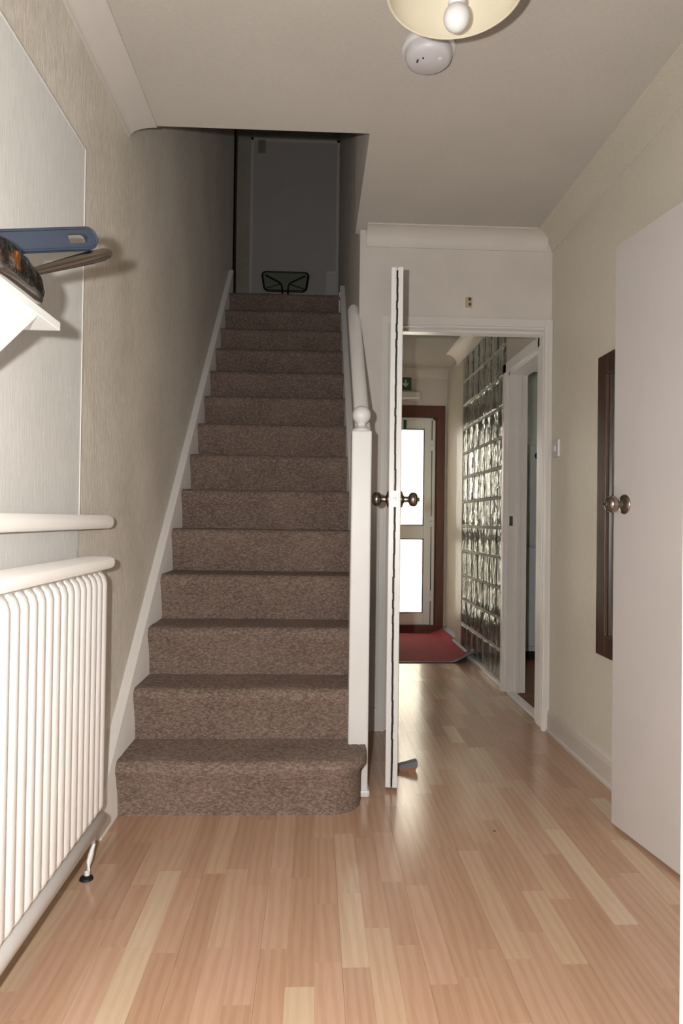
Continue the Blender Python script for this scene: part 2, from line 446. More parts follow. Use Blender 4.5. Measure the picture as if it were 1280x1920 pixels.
# ------------------------------------------------------------------ staircase
st = empty('staircase', (0, Y1, 0))
tag(st, 'straight flight of brown carpeted stairs with white newel post and handrail', 'staircase')
def step(k):
    yk = Y1+GOING*(k-1); z0 = RISE*(k-1); z1 = RISE*k
    yb = Y1+GOING*k+0.05
    if k == 14: yb = LY+0.06
    zb = z0-0.03 if k > 1 else 0.0
    prof = [(yk+0.044, zb), (yk+0.041, z0+0.03), (yk+0.034, z0+0.07), (yk+0.022, z1-0.085), (yk+0.010, z1-0.055)]
    for a in range(7):
        t = PI*1.05-a/6*PI*0.55
        prof.append((yk+0.030+0.030*math.cos(t), z1-0.030+0.030*math.sin(t)))
    n_top = 5
    for a in range(1, n_top+1): prof.append((yk+0.030+(yb-yk-0.030)*a/n_top, z1))
    prof.append((yb, zb))
    return prof
rs = random.Random(3)
for k in range(1, 15):
    bm = bmesh.new(); prof = step(k)
    xs0, xs1 = SX0+0.002, SX1-0.001
    NX = 44
    if k == 1: xs1 = 0.206
    rings = []
    R1 = 0.13
    for i in range(NX+1):
        xx = xs0+(xs1-xs0)*i/NX
        if k == 1:
            xx = xs0+(xs1-xs0)*(1-(1-i/NX)**1.35)
        ring = []
        wob = 0.004*math.sin(xx*9+k)+rs.uniform(-0.0015, 0.0015)
        for j, (y, z) in enumerate(prof):
            yy, zz, x2 = y, z, xx
            if j < len(prof)-1 and z > 0.001:
                yy += wob*(1 if j < 12 else 0)+rs.uniform(-0.0012, 0.0012); zz += rs.uniform(-0.0015, 0.0015)
            if k == 1:
                s_ = max(0.0, (xx-(xs1-R1))/R1)
                cur = R1*0.95*(1-math.sqrt(max(0.0, 1-s_*s_)))
                yy = min(yy+cur, prof[-1][0]-0.002*(len(prof)-j)) if j < len(prof)-1 else yy
                if j < 5 and xx > 0.08: x2 = xx-(xx-0.08)*0.16
            ring.append(bm.verts.new((x2, yy, zz)))
        rings.append(ring)
    n = len(prof)
    for a, b in zip(rings, rings[1:]):
        for j in range(n): bm.faces.new((a[j], a[(j+1) % n], b[(j+1) % n], b[j]))
    bm.faces.new(rings[0]); bm.faces.new(rings[-1][::-1])
    o = link('step', bm, 'carpet', st); autosmooth(o, 55)
# strings
def zn(y): return RISE*(1+(y-Y1)/GOING)      # line of nosings
def string(x0, x1, ya, yb, up_, dn, mat='gloss'):
    poly = [(ya, 0.0 if ya < 2.5 else zn(ya)-dn), (ya, zn(ya)+up_), (yb, zn(yb)+up_), (yb, zn(yb)-dn)]
    if ya < 2.5: poly.insert(0, (ya+0.25, 0.0))
    return poly
p = string(XL, SX0+0.004, 2.26, 5.52, 0.03, 0.42)
p[1] = (2.26, 0.0); p[2] = (2.26, zn(2.26)+0.05)
o = prism('string', p, 0, XL-0.002, SX0+0.004, 'gloss', st)
p2 = [(2.66, 0.0), (2.66, zn(2.66)+0.05), (5.30, zn(5.30)+0.05), (5.30, zn(5.30)-0.42), (2.95, 0.0)]
prism('string', p2, 0, SX1-0.003, 0.214, 'gloss', st)
# panel that closes the side under the stairs
prism('spandrel_panel', [(2.70, 0.0), (2.70, zn(2.66)+0.0), (YF+0.0, zn(YF)), (YF, 0.0)], 0, 0.196, 0.212, 'far', st)
# newel
NXc, NYc, NW = 0.179, 2.638, 0.0385
bm = bmesh.new()
abox(bm, (NXc-NW, NXc+NW), (NYc-NW, NYc+NW), (0, 1.395), 0.006)
abox(bm, (NXc-NW-0.004, NXc+NW+0.008), (NYc-NW-0.008, NYc+NW), (0, 0.028), 0.008)
newel = link('newel_post', bm, 'gloss_w', st)
prof = [(0.037, 1.394), (0.036, 1.402), (0.026, 1.410), (0.0175, 1.416), (0.0165, 1.424), (0.022, 1.430)]
for a in range(1, 16):
    t = -PI/2+0.55+(PI-0.55)*a/15
    prof.append((max(0.0, 0.0365*math.cos(t)), 1.459+0.0365*math.sin(t)))
prof[-1] = (0.0, 1.4955)
lathe('newel_ball', prof, (NXc, NYc, 0), 'gloss_w', newel)
# handrail: oval section climbing with the flight
z_r0 = 1.37
hr = [(0.190, NYc+0.03+t*(3.53-NYc-0.03), z_r0+t*(3.53-NYc-0.03)*RISE/GOING) for t in (0, 0.2, 0.4, 0.6, 0.8, 0.97, 1.0)]
tube('handrail', hr, [0.031]*5+[0.031, 0.022], 'gloss', st, 20)
boxes('landing_trim', [((SX1-0.012, 0.214), (5.27, 5.30), (LAND-0.20, LAND+0.02))], 'gloss_w', st, 0.003)

# ------------------------------------------------------------------ door leaf in the far doorway (open, edge on)
d1 = empty('door_1', (0.388, 3.415, 0)); struct(d1, 'white hall door standing wide open with black seal strip and round metal knobs')
LA = math.atan2(0.098, 0.76); LW = 0.765; LT = 0.047
d1.rotation_euler = (0, 0, 0)
def leaf_pt(u, v):      # u along the leaf from hinge, v across the thickness (towards +x)
    dx, dy = -math.sin(LA), -math.cos(LA)
    return Vector((0.388+dx*u+v*math.cos(LA), 3.415+dy*u-v*math.sin(LA), 0))
def leaf_box(bm, u, v, z, bev=0.0):
    vs = abox(bm, (0, 1), (0, 1), (0, 1)) if not bev else None
    if bev:
        b0 = len(bm.verts); abox(bm, u, v, z, bev); bm.verts.ensure_lookup_table(); vs = bm.verts[b0:]
        for w in vs: q = leaf_pt(w.co.x, w.co.y); w.co = Vector((q.x, q.y, w.co.z))
    else:
        for w in vs:
            uu = u[0] if w.co.x < 0.5 else u[1]; vv = v[0] if w.co.y < 0.5 else v[1]; zz = z[0] if w.co.z < 0.5 else z[1]
            q = leaf_pt(uu, vv); w.co = Vector((q.x, q.y, zz))
LZ0, LZ1 = 0.014, 2.046
bm = bmesh.new()
leaf_box(bm, (0, LW), (0, 0.021), (LZ0, LZ1), 0.002)
leaf_box(bm, (0, LW), (0.026, LT), (LZ0, LZ1), 0.002)
leaf_box(bm, (0, LW-0.006), (0.015, 0.035), (LZ0+0.004, LZ1-0.004), 0.001)
link('leaf', bm, 'gloss_w', d1)
bm = bmesh.new()
rr = random.Random(5)
z = LZ0+0.005
while z < LZ1-0.02:
    dz = 0.03
    w = rr.uniform(-0.0012, 0.0012)+0.0012*math.sin(z*7)
    leaf_box(bm, (LW-0.008, LW+0.0008), (0.020+w, 0.0272+w), (z, z+dz+0.004)); z += dz
link('seal_strip', bm, 'black', d1)
def knob(parent, base, axis, name='door_knob', button=True):
    axis = Vector(axis).normalized()
    prof = [(0.0, -0.002), (0.033, -0.002), (0.0335, 0.003), (0.031, 0.0065), (0.02, 0.010), (0.0125, 0.014), (0.0118, 0.026), (0.0135, 0.031), (0.022, 0.034), (0.0275, 0.041), (0.029, 0.050), (0.0275, 0.058), (0.022, 0.0645), (0.014, 0.068)]
    prof += [(0.0, 0.069)]
    o = lathe(name, prof, base, 'nickel', parent, axis, 36)
    if button: lathe('knob_button', [(0.0, 0.066), (0.0085, 0.066), (0.0085, 0.072), (0.007, 0.0755), (0.0, 0.076)], base, 'nickel', o, axis, 20)
    return o
KU = LW-0.068; KZH = 1.137
n_ = leaf_pt(0, 1)-leaf_pt(0, 0)
q = leaf_pt(KU, 0); q.z = KZH; knob(d1, q, -n_, button=False)
q = leaf_pt(KU, LT); q.z = KZH; knob(d1, q, n_)
bm = bmesh.new(); leaf_box(bm, (LW-0.002, LW+0.0022), (0.0115, 0.0355), (KZH-0.031, KZH+0.031), 0.001); fp = link('latch_plate', bm, 'steel', d1)
bm = bmesh.new()
q = leaf_pt(LW, 0.0235); q.z = KZH
alathe(bm, [(0.0, 0), (0.0085, 0), (0.0085, 0.007), (0.006, 0.010), (0, 0.0105)], q, (-math.sin(LA), -math.cos(LA), 0), 20); link('latch_bolt', bm, 'nickel', fp)
for dz in (-0.022, 0.022):
    q = leaf_pt(LW, 0.0235); q.z = KZH+dz
    lathe('screw', [(0, 0.001), (0.0032, 0.001), (0.0028, 0.0032), (0, 0.0034)], q, 'nickel', fp, (-math.sin(LA), -math.cos(LA), 0), 12)
for z in (0.25, 1.05, 1.8):
    q = leaf_pt(0.0, -0.003); lathe('hinge', [(0, 0), (0.006, 0), (0.006, 0.09), (0, 0.09)], (q.x+0.002, q.y, z), 'steel', d1, seg=12)

# right-hand door, open against the right wall
d2 = empty('door_2', (1.165, 1.55, 0)); struct(d2, 'plain pale grey flush door opened back against the right wall, round metal knob')
fx, fy, hx, hy = 1.045, 2.345, 1.158, 1.575
dirv = Vector((fx-hx, fy-hy, 0)); DL = dirv.length; dirv.normalize(); nrm = Vector((dirv.y, -dirv.x, 0))
bm = bmesh.new(); abox(bm, (0, DL), (0, 0.04), (0.012, 2.025), 0.002)
for v in bm.verts:
    q = Vector((hx, hy, 0))+dirv*v.co.x+nrm*v.co.y; v.co = Vector((q.x, q.y, v.co.z))
link('leaf', bm, 'door', d2)
kp = Vector((hx, hy, 1.117))+dirv*(DL-0.066)
knob(d2, kp, -nrm)
for z in (0.25, 1.05, 1.8): lathe('hinge', [(0, 0), (0.006, 0), (0.006, 0.09), (0, 0.09)], (hx-0.0, hy-0.006, z), 'steel', d2, seg=12)
archi_bm = bmesh.new()
abox(archi_bm, (XR-0.02, XR+0.003), (1.50, 1.57), (0, 2.10), 0.003); abox(archi_bm, (XR-0.02, XR+0.003), (0.93, 1.50), (2.035, 2.10), 0.003)
struct(link('trim_11', archi_bm, 'gloss'))

# ------------------------------------------------------------------ outside door at the end of the corridor
d3 = empty('door_3', (0.8, YE, 0)); struct(d3, 'white plastic outside door with two patterned glass panes in a brown wooden frame')
bm = bmesh.new(); FWd = 0.078
abox(bm, (EX0, EX0+FWd), (YE-0.02, YE+0.10), (0.07, EZ-0.114), 0.002); abox(bm, (EX1-FWd, EX1), (YE-0.02, YE+0.10), (0.07, EZ-0.114), 0.002); abox(bm, (EX0, EX1), (YE-0.02, YE+0.10), (EZ-0.115, EZ), 0.004); abox(bm, (EX0, EX1), (YE-0.03, YE+0.10), (0, 0.075), 0.004)
abox(bm, (EX1-FWd-0.012, EX1-FWd+0.001), (YE+0.0, YE+0.098), (0.07, EZ-0.112), 0.002)
link('door_frame', bm, 'brown_wood', d3)
ux0, ux1, uz0, uz1 = EX0+FWd, EX1-FWd-0.012, 0.075, EZ-0.115
gx0, gx1 = ux0+0.115, 1.036
bm = bmesh.new(); yy = (YE+0.005, YE+0.06)
abox(bm, (ux0, gx0), yy, (uz0, uz1), 0.003); abox(bm, (gx1, ux1-0.012), yy, (uz0, uz1), 0.003)
for zz in ((uz0, 0.185), (0.885, 1.012), (1.925, uz1)): abox(bm, (gx0, gx1), yy, zz, 0.003)
leaf3 = link('leaf', bm, 'upvc', d3)
bm = bmesh.new()
abox(bm, (ux1-0.026, ux1), (YE-0.004, YE+0.05), (uz0, uz1), 0.002); abox(bm, (ux0, ux1), (YE-0.004, YE+0.05), (uz1-0.022, uz1), 0.002)
link('sash_frame', bm, 'upvc', d3)
boxes('edge_gap', [((ux1-0.034, ux1-0.027), (YE+0.0045, YE+0.055), (uz0, uz1-0.02))], 'black', d3)
for (a, b) in ((0.185, 0.885), (1.012, 1.925)):
    box('pane', (gx0, gx1), (YE+0.03, YE+0.036), (a, b), 'obscure', d3)
    boxes('glazing_bead', [((gx0, gx0+0.008), (YE+0.003, YE+0.03), (a, b)), ((gx1-0.007, gx1), (YE+0.003, YE+0.03), (a, b)), ((gx0, gx1), (YE+0.003, YE+0.03), (a, a+0.007)), ((gx0, gx1), (YE+0.003, YE+0.03), (b-0.007, b))], 'black', d3)
for z in (0.30, 1.0, 1.72):
    boxes('hinge', [((ux1-0.036, ux1-0.016), (YE-0.018, YE+0.006), (z, z+0.05)), ((ux1-0.036, ux1-0.016), (YE-0.018, YE+0.006), (z+0.054, z+0.10))], 'upvc', d3, 0.004)
box('green_tag', (0.835, 0.862), (YE-0.004, YE+0.006), (1.915, 2.01), 'green', d3, 0.002)
# landing door
d4 = empty('door_4', (-0.2, LYB, LAND)); struct(d4, 'plain white door across the landing at the top of the stairs')
lx0, lx1 = -0.682, 0.205
boxes('leaf', [((lx0+0.012, lx1-0.02), (LYB-0.02, LYB+0.01), (LAND+0.01, LAND+2.13))], 'door', d4, 0.003)
boxes('door_frame', [((lx0-0.012, lx0+0.014), (LYB-0.028, LYB+0.01), (LAND, LAND+2.16)), ((lx1-0.02, lx1+0.01), (LYB-0.028, LYB+0.01), (LAND, LAND+2.16)), ((lx0-0.012, lx1+0.01), (LYB-0.028, LYB+0.01), (LAND+2.13, LAND+2.16))], 'gloss', d4, 0.002)

# ------------------------------------------------------------------ glass block wall
gb = struct(empty('wall_glass', (XR+0.012, 4.93, 0)))
GY0, GY1, NC, NR = 4.308, 5.552, 7, 12
CP, RP = (GY1-GY0)/NC, 0.197
bm = bmesh.new()
for c in range(NC+1):
    y = GY0+c*CP; abox(bm, (XR+0.016, XR+0.086), (y-0.005, y+0.005), (0.0, 0.03+NR*RP))
for r in range(NR+1):
    z = 0.03+r*RP; abox(bm, (XR+0.014, XR+0.088), (GY0-0.004, GY1+0.004), (z-0.007 if r else -0.02, z+0.007))
link('mortar', bm, 'mortar', gb)
bm = bmesh.new(); abox(bm, (0, 0.078), (-CP/2+0.004, CP/2-0.004), (-RP/2+0.005, RP/2-0.005), 0.014, 3)
me = bpy.data.meshes.new('glass_block'); bm.to_mesh(me); bm.free(); me.materials.append(MAT['block'])
for p_ in me.polygons: p_.use_smooth = True
for r in range(NR):
    for c in range(NC):
        o = bpy.data.objects.new('glass_block', me); COL.objects.link(o); o.parent = gb
        o.location = Vector((XR+0.012, GY0+(c+0.5)*CP, 0.03+(r+0.5)*RP))-gb.location
struct(box('trim_12', (XR-0.006, XR+0.02), (4.27, 5.62), (0.0, 0.022), 'gloss', bev=0.003))

# ------------------------------------------------------------------ kitchen beyond
KX = 3.7
struct(box('floor_kitchen', (XR+0.06, KX), (2.9, 6.56), (-0.10, -0.004), 'kitchen_floor'))
struct(box('ceiling_kitchen', (XR+0.10, KX), (2.9, 6.56), (2.49, 2.6), 'far'))
WX0, WX1, WZ0, WZ1 = 1.38, 1.97, 1.10, 1.90
struct(boxes('wall_kitchen_back', [((XR+0.15, WX0), (YE, YE+0.14), (-0.1, 2.5)), ((WX1, KX), (YE, YE+0.14), (-0.1, 2.5)), ((WX0, WX1), (YE, YE+0.14), (-0.1, WZ0)), ((WX0, WX1), (YE, YE+0.14), (WZ1, 2.5))], 'kitchen_wall'))
struct(box('wall_kitchen_right', (KX, KX+0.1), (2.9, 6.56), (-0.1, 2.6), 'kitchen_wall'))
struct(box('wall_kitchen_front', (XR+0.11, KX), (2.8, 2.9), (-0.1, 2.6), 'kitchen_wall'))
w1 = empty('window_1', (2.0, YE+0.05, WZ0)); struct(w1)
boxes('window_frame', [((WX0, WX0+0.05), (YE+0.02, YE+0.08), (WZ0, WZ1)), ((WX1-0.05, WX1), (YE+0.02, YE+0.08), (WZ0, WZ1)), ((1.66, 1.70), (YE+0.02, YE+0.08), (WZ0, WZ1)), ((WX0, WX1), (YE+0.02, YE+0.08), (WZ0, WZ0+0.05)), ((WX0, WX1), (YE+0.02, YE+0.08), (WZ1-0.05, WZ1))], 'upvc', w1, 0.003)
box('pane', (WX0+0.04, 1.67), (YE+0.045, YE+0.05), (WZ0+0.04, WZ1-0.04), 'obscure', w1)
box('pane', (1.69, WX1-0.04), (YE+0.045, YE+0.05), (WZ0+0.04, WZ1-0.04), 'obscure', w1)
fr = empty('fridge_freezer', (1.90, 5.5, 0)); tag(fr, 'tall white fridge freezer with dark round badge, seen through the kitchen doorway', 'fridge')
FX0, FX1, FY0, FY1 = 1.60, 2.15, 5.20, 5.78
box('body', (FX0, FX1), (FY0+0.055, FY1), (0.05, 1.66), 'fridge', fr, 0.008)
box('door', (FX0, FX1), (FY0, FY0+0.05), (0.875, 1.655), 'fridge', fr, 0.012)
fd = box('door', (FX0, FX1), (FY0, FY0+0.05), (0.095, 0.862), 'fridge', fr, 0.012)
box('plinth', (FX0+0.02, FX1-0.02), (FY0+0.04, FY1-0.02), (0.0, 0.052), 'black', fr)
lathe('badge', [(0, 0), (0.028, 0), (0.028, 0.003), (0.022, 0.005), (0, 0.005)], (1.722, FY0, 1.567), 'black', fr, (0, -1, 0), 24)
cu = empty('kitchen_cabinet', (1.7, 6.1, 0)); tag(cu, 'low white kitchen cabinet behind the glass block wall', 'cabinet')
box('body', (1.362, 2.7), (5.86, YE-0.001), (0.1, 0.867), 'kitchen_wall', cu, 0.004)
for i in range(2): box('door', (1.37+i*0.66, 2.02+i*0.66), (5.842, 5.862), (0.12, 0.85), 'fridge', cu, 0.004)
box('plinth', (1.38, 2.68), (5.90, 6.40), (0.0, 0.11), 'black', cu)
tag(box('worktop', (1.36, 2.72), (5.82, YE-0.001), (0.867, 0.908), 'grey', None, 0.004), 'grey kitchen worktop below the kitchen window', 'worktop')

# ------------------------------------------------------------------ outdoors seen through the panes, and an added sky block behind the camera
struct(box('ground_outside', (-6, 8), (YE+0.14, 14), (-0.25, -0.12), 'paving'))
struct(box('floor_added_sky_block', (-1.3, 1.3), (-2.2, 0.80), (-0.20, -0.10), 'paving'))  # bottom of the added enclosure that shuts out sky light
struct(boxes('wall_added_sky_block', [((-1.4, -1.3), (-2.2, 0.80), (-0.2, 2.5)), ((1.3, 1.4), (-2.2, 0.80), (-0.2, 2.5)), ((-1.4, 1.4), (-2.3, -2.2), (-0.2, 2.5))], 'far'))  # unseen walls added around the camera to keep sky light from the doorway
struct(box('ceiling_added_sky_block', (-1.4, 1.4), (-2.3, 0.80), (2.5, 2.6), 'ceil'))  # unseen lid of the added enclosure, blocks sky light from above
struct(box('wall_yard', (-3, 5), (8.6, 8.8), (-0.2, 1.15), 'render'))

# ------------------------------------------------------------------ left wall: boarding, ledge, radiator, shelf
bd = empty('wall_board', (XL, 1.6, 0.1)); tag(bd, 'large pale painted board fixed flat on the wall above the radiator', 'board')
box('panel', (XL-0.002, XL+0.007), (0.95, 2.078), (0.10, 2.158), 'board', bd, 0.002)
boxes('caulk_line', [((XL, XL+0.0095), (2.0775, 2.0808), (1.05, 2.162)), ((XL, XL+0.0095), (0.95, 2.08), (2.157, 2.162))], 'gloss_w', bd, 0.001)
bm = bmesh.new(); rings = []
for z, ins in ((1.014, 0.016), (1.017, 0.008), (1.024, 0.002), (1.035, 0.0), (1.046, 0.002), (1.053, 0.008), (1.056, 0.016)):
    ol = [(XL-0.002, 0.95), (XL+0.062-ins, 0.95)]
    for k in range(9):
        a = k/8*PI/2; ol.append((XL+0.012+(0.050-ins)*math.cos(a), 2.245+(0.050-ins)*math.sin(a)))
    ol.append((XL-0.002, 2.295-ins))
    rings.append([bm.verts.new((u, v, z)) for u, v in ol])
for a, b in zip(rings, rings[1:]):
    for k in range(len(a)): bm.faces.new((a[k], a[(k+1) % len(a)], b[(k+1) % len(a)], b[k]))
bm.faces.new(rings[0]); bm.faces.new(rings[-1][::-1])
o = link('wall_ledge', bm, 'gloss'); autosmooth(o, 60); tag(o, 'narrow white painted ledge with rounded end just above the radiator', 'ledge')

rd = empty('radiator', (-0.65, 1.5, 0)); tag(rd, 'white ribbed panel radiator on the left wall beside the stairs', 'radiator')
RX, RY1, RY0 = -0.622, 2.098, 0.96
RZ0, RZ1 = 0.145, 0.93
box('back_panel', (-0.668, RX-0.012), (RY0, RY1-0.02), (RZ0, RZ1-0.03), 'rad', rd, 0.004)
pitch = 0.0468; nr = int((RY1-0.03-RY0)/pitch)
prof = [(-0.0218, -0.014), (-0.0195, -0.004), (-0.0165, 0.003), (-0.010, 0.008), (0, 0.010), (0.010, 0.008), (0.0165, 0.003), (0.0195, -0.004), (0.0218, -0.014)]
bm = bmesh.new()
levels = [(RZ0+0.02, 0.1), (RZ0+0.035, 0.75), (RZ0+0.05, 1.0), (RZ1-0.075, 1.0), (RZ1-0.055, 0.75), (RZ1-0.04, 0.1)]
rings = []
for z, s_ in levels:
    rings.append([bm.verts.new((-0.014+(v+0.014)*s_, u, z)) for u, v in prof])
for a, b in zip(rings, rings[1:]):
    for j in range(len(prof)-1): bm.faces.new((a[j], a[j+1], b[j+1], b[j]))
    bm.faces.new((a[-1], a[0], b[0], b[-1]))
bm.faces.new(rings[0]); bm.faces.new(rings[-1][::-1])
bmesh.ops.recalc_face_normals(bm, faces=bm.faces)
me = bpy.data.meshes.new('rib'); bm.to_mesh(me); bm.free(); me.materials.append(MAT['rad'])
for p_ in me.polygons: p_.use_smooth = True
me.set_sharp_from_angle(angle=math.radians(50))
for i in range(nr):
    o = bpy.data.objects.new('rib', me); COL.objects.link(o); o.parent = rd
    o.location = Vector((RX-0.002, RY1-0.032-i*pitch, 0))-rd.location
cap = [(-0.70, RZ1-0.035), (-0.616, RZ1-0.035), (-0.607, RZ1-0.028), (-0.604, RZ1-0.016), (-0.608, RZ1-0.005), (-0.620, RZ1), (-0.69, RZ1), (-0.70, RZ1-0.01)]
o = prism('top_cover', cap, 1, RY0, RY1+0.012, 'gloss', rd); autosmooth(o, 40)
o = tube('bottom_rail', [(RX-0.010, RY0, RZ0), (RX-0.010, RY1-0.004, RZ0), (RX-0.010, RY1+0.004, RZ0)], [0.023, 0.023, 0.014], 'rad', rd, 16)
tube('pipe', [(-0.640, 2.062, RZ0), (-0.639, 2.060, 0.11), (-0.639, 2.055, 0.085), (-0.640, 2.045, 0.062), (-0.642, 2.034, 0.042), (-0.644, 2.026, 0.022), (-0.645, 2.022, -0.005)], 0.008, 'rad', rd, 12)
lathe('pipe_collar', [(0.008, 0), (0.020, 0), (0.018, 0.006), (0.009, 0.010)], (-0.645, 2.020, 0.0), 'black', rd, seg=18)
for y in (1.3, 1.9): boxes('wall_bracket', [((XL-0.001, -0.666), (y, y+0.03), (0.30, 0.80))], 'rad', rd, 0.002)

sh = empty('wall_shelf', (-0.6, 1.1, 1.39)); tag(sh, 'small white painted shelf on triangular brackets on the left wall', 'shelf')
SHF, SHZ0, SHZ1, SHY = -0.478, 1.397, 1.413, 1.292
box('shelf_board', (XL-0.002, SHF), (0.95, SHY), (SHZ0, SHZ1), 'gloss_w', sh, 0.0015)
for yb in (1.166,):
    prism('bracket', [(XL, SHZ0+0.001), (SHF-0.005, SHZ0+0.001), (SHF-0.005, SHZ0-0.003), (XL+0.012, SHZ0-0.225), (XL, SHZ0-0.225)], 1, yb, yb+0.028, 'gloss_w', sh)

# two wrapped pans on the shelf
p1 = empty('wrapped_pan', (-0.56, 1.06, SHZ1)); tag(p1, 'shiny metal pan wrapped in clear film with a steel handle, on the shelf', 'pan')
def blob(name, c, sx, sy, prof, mat, parent, n=4.0, seg=40, wob=0.0):
    bm = bmesh.new(); rings = []; r_ = random.Random(2)
    for f_, z in prof:
        ring = []
        for i in range(seg):
            t = 2*PI*i/seg; ct, st_ = math.cos(t), math.sin(t)
            rr_ = (abs(ct)**n+abs(st_)**n)**(-1/n)
            w = 1+wob*r_.uniform(-1, 1)
            ring.append(bm.verts.new((c[0]+sx*f_*rr_*ct*w, c[1]+sy*f_*rr_*st_*w, z)))
        rings.append(ring)
    for a, b in zip(rings, rings[1:]):
        for i in range(seg): bm.faces.new((a[i], a[(i+1) % seg], b[(i+1) % seg], b[i]))
    bm.faces.new(rings[0]); bm.faces.new(rings[-1][::-1])
    o = link(name, bm, mat, parent); autosmooth(o, 60); return o
z0 = SHZ1
blob('pan_base', (-0.553, 1.105), 0.088, 0.124, [(0.90, z0), (0.98, z0+0.004), (1.0, z0+0.009), (1.0, z0+0.015), (0.985, z0+0.018)], 'steel', p1, 4.0)
blob('pan_body', (-0.553, 1.105), 0.085, 0.120, [(1.0, z0+0.016), (1.0, z0+0.026), (0.97, z0+0.040), (0.90, z0+0.050), (0.78, z0+0.057), (0.6, z0+0.060)], 'smoky', p1, 3.6, wob=0.02)
blob('film_wrap', (-0.553, 1.105), 0.089, 0.126, [(0.99, z0+0.012), (1.01, z0+0.024), (0.99, z0+0.042), (0.92, z0+0.056), (0.76, z0+0.063), (0.5, z0+0.066)], 'film', p1, 3.4, wob=0.03)
boxes('copper_band', [((-0.484, -0.4645), (1.075, 1.090), (z0+0.018, z0+0.052))], 'orange', p1, 0.006)
h0 = Vector((-0.515, 1.18, z0+0.045)); h1 = Vector((-0.415, 1.385, 1.583))
pts = [h0+(h1-h0)*t for t in (0, 0.15, 0.35, 0.55, 0.75, 0.9, 0.97, 1.0)]
tube('handle', pts, [0.006, 0.007, 0.009, 0.011, 0.0125, 0.012, 0.009, 0.004], 'nickel', p1, 14, sx=0.8)
p3 = empty('blue_handled_brush', (-0.67, 1.03, z0)); tag(p3, 'slate blue plastic handle with a hanging slot, sticking up from the shelf', 'brush')
box('head', (-0.704, -0.648), (0.955, 1.125), (z0, z0+0.055), 'blue', p3, 0.012, 3)
# flat bar handle with slot
A = Vector((-0.66, 1.095, 1.472)); B = Vector((-0.432, 1.335, 1.590))
ex = (B-A).normalized(); side = Vector((0, 0, 1)); side = (side-ex*side.dot(ex)).normalized(); nn = ex.cross(side)
L = (B-A).length
def handle_mesh():
    bm = bmesh.new()
    out = []; wd0, wd1 = 0.016, 0.0185
    out.append((0, wd0)); out.append((L-wd1, wd1))
    for k in range(1, 12):
        a = PI/2-k/12*PI; out.append((L-wd1+wd1*math.cos(a), wd1*math.sin(a)))
    out.append((L-wd1, -wd1)); out.append((0, -wd0))
    s0, s1, sr = L-0.058, L-0.018, 0.0085
    inn = []
    for k in range(0, 9):
        a = PI/2-k/8*PI; inn.append((s1-sr+sr*math.cos(a), sr*math.sin(a)))
    inn.append((s0, -sr)); inn.append((s0, sr))
    return out, inn
out, inn = handle_mesh()
from mathutils.geometry import tessellate_polygon
def fill_with_hole(bm, out, inn, thick):
    P3 = [Vector((u, v, 0)) for u, v in out]; I3 = [Vector((u, v, 0)) for u, v in inn]
    tris = tessellate_polygon([P3, I3]); allp = P3+I3
    top = [bm.verts.new(A+ex*p.x+side*p.y+nn*thick) for p in allp]; bot = [bm.verts.new(A+ex*p.x+side*p.y-nn*thick) for p in allp]
    for t in tris:
        bm.faces.new([top[i] for i in t]); bm.faces.new([bot[i] for i in t][::-1])
    n = len(out)
    for lo, m in ((0, n), (n, len(inn))):
        for i in range(m):
            a, b = lo+i, lo+(i+1) % m
            bm.faces.new((top[a], top[b], bot[b], bot[a]))
bm = bmesh.new(); fill_with_hole(bm, out, inn, 0.0065); link('handle', bm, 'blue', p3)
def rail_pts(off):
    pts = []
    for u, v in out: pts.append(A+ex*u+side*v+nn*off)
    return pts
bm = bmesh.new(); atube(bm, rail_pts(0.0065), 0.0028, 8); atube(bm, rail_pts(-0.0065), 0.0028, 8); o = link('handle_rim', bm, 'blue', p3); autosmooth(o)

# ------------------------------------------------------------------ ceiling fittings
LXc, LYc, LZ = 0.302, 1.515, 2.245
pl = empty('pendant_lamp', (LXc, LYc, H)); tag(pl, 'cream bowl shaped pendant lampshade with white bulb hanging from the ceiling', 'lamp')
R0 = 0.152
prof = [(R0, 0), (R0+0.0035, 0.002), (R0+0.0035, 0.008), (R0-0.006, 0.03), (R0-0.030, 0.085), (R0-0.075, 0.135), (0.035, 0.165), (0.022, 0.170), (0.021, 0.166), (0.034, 0.161), (R0-0.078, 0.131), (R0-0.034, 0.082), (R0-0.010, 0.03), (R0-0.003, 0.008), (R0-0.003, 0.002), (R0, 0)]
o = lathe('lamp_shade', prof, (LXc, LYc, LZ), 'shade', pl, seg=64, cap=False)
bp = [(0.0, 0.0)]
for k in range(1, 11):
    a = -PI/2+k/12*PI; bp.append((0.030*math.cos(a), 0.030+0.030*math.sin(a)))
bp += [(0.020, 0.064), (0.014, 0.078), (0.013, 0.09), (0.0, 0.09)]
lathe('bulb', bp, (LXc+0.004, LYc, LZ-0.088), 'plastic', pl, seg=32)
lathe('lamp_holder', [(0, 0), (0.016, 0), (0.02, 0.01), (0.02, 0.15), (0.008, 0.17), (0, 0.17)], (LXc+0.004, LYc, LZ), 'plastic', pl)
tube('cord', [(LXc+0.004, LYc-0.01, LZ+0.17), (LXc, LYc, H-0.02)], 0.0035, 'plastic', pl, 8)
lathe('ceiling_rose', [(0, 0), (0.02, 0.0), (0.038, 0.012), (0.04, 0.026), (0, 0.026)], (LXc, LYc, H-0.025), 'plastic', pl)
sd = empty('smoke_detector', (0.345, 2.065, H)); tag(sd, 'round white smoke detector on the ceiling behind the lampshade', 'smoke detector')
DXc, DYc = 0.335, 2.085
lathe('mounting_base', [(0, 0), (0.083, 0), (0.083, -0.010), (0.075, -0.014), (0, -0.014)], (DXc, DYc, H), 'plastic', sd, seg=48)
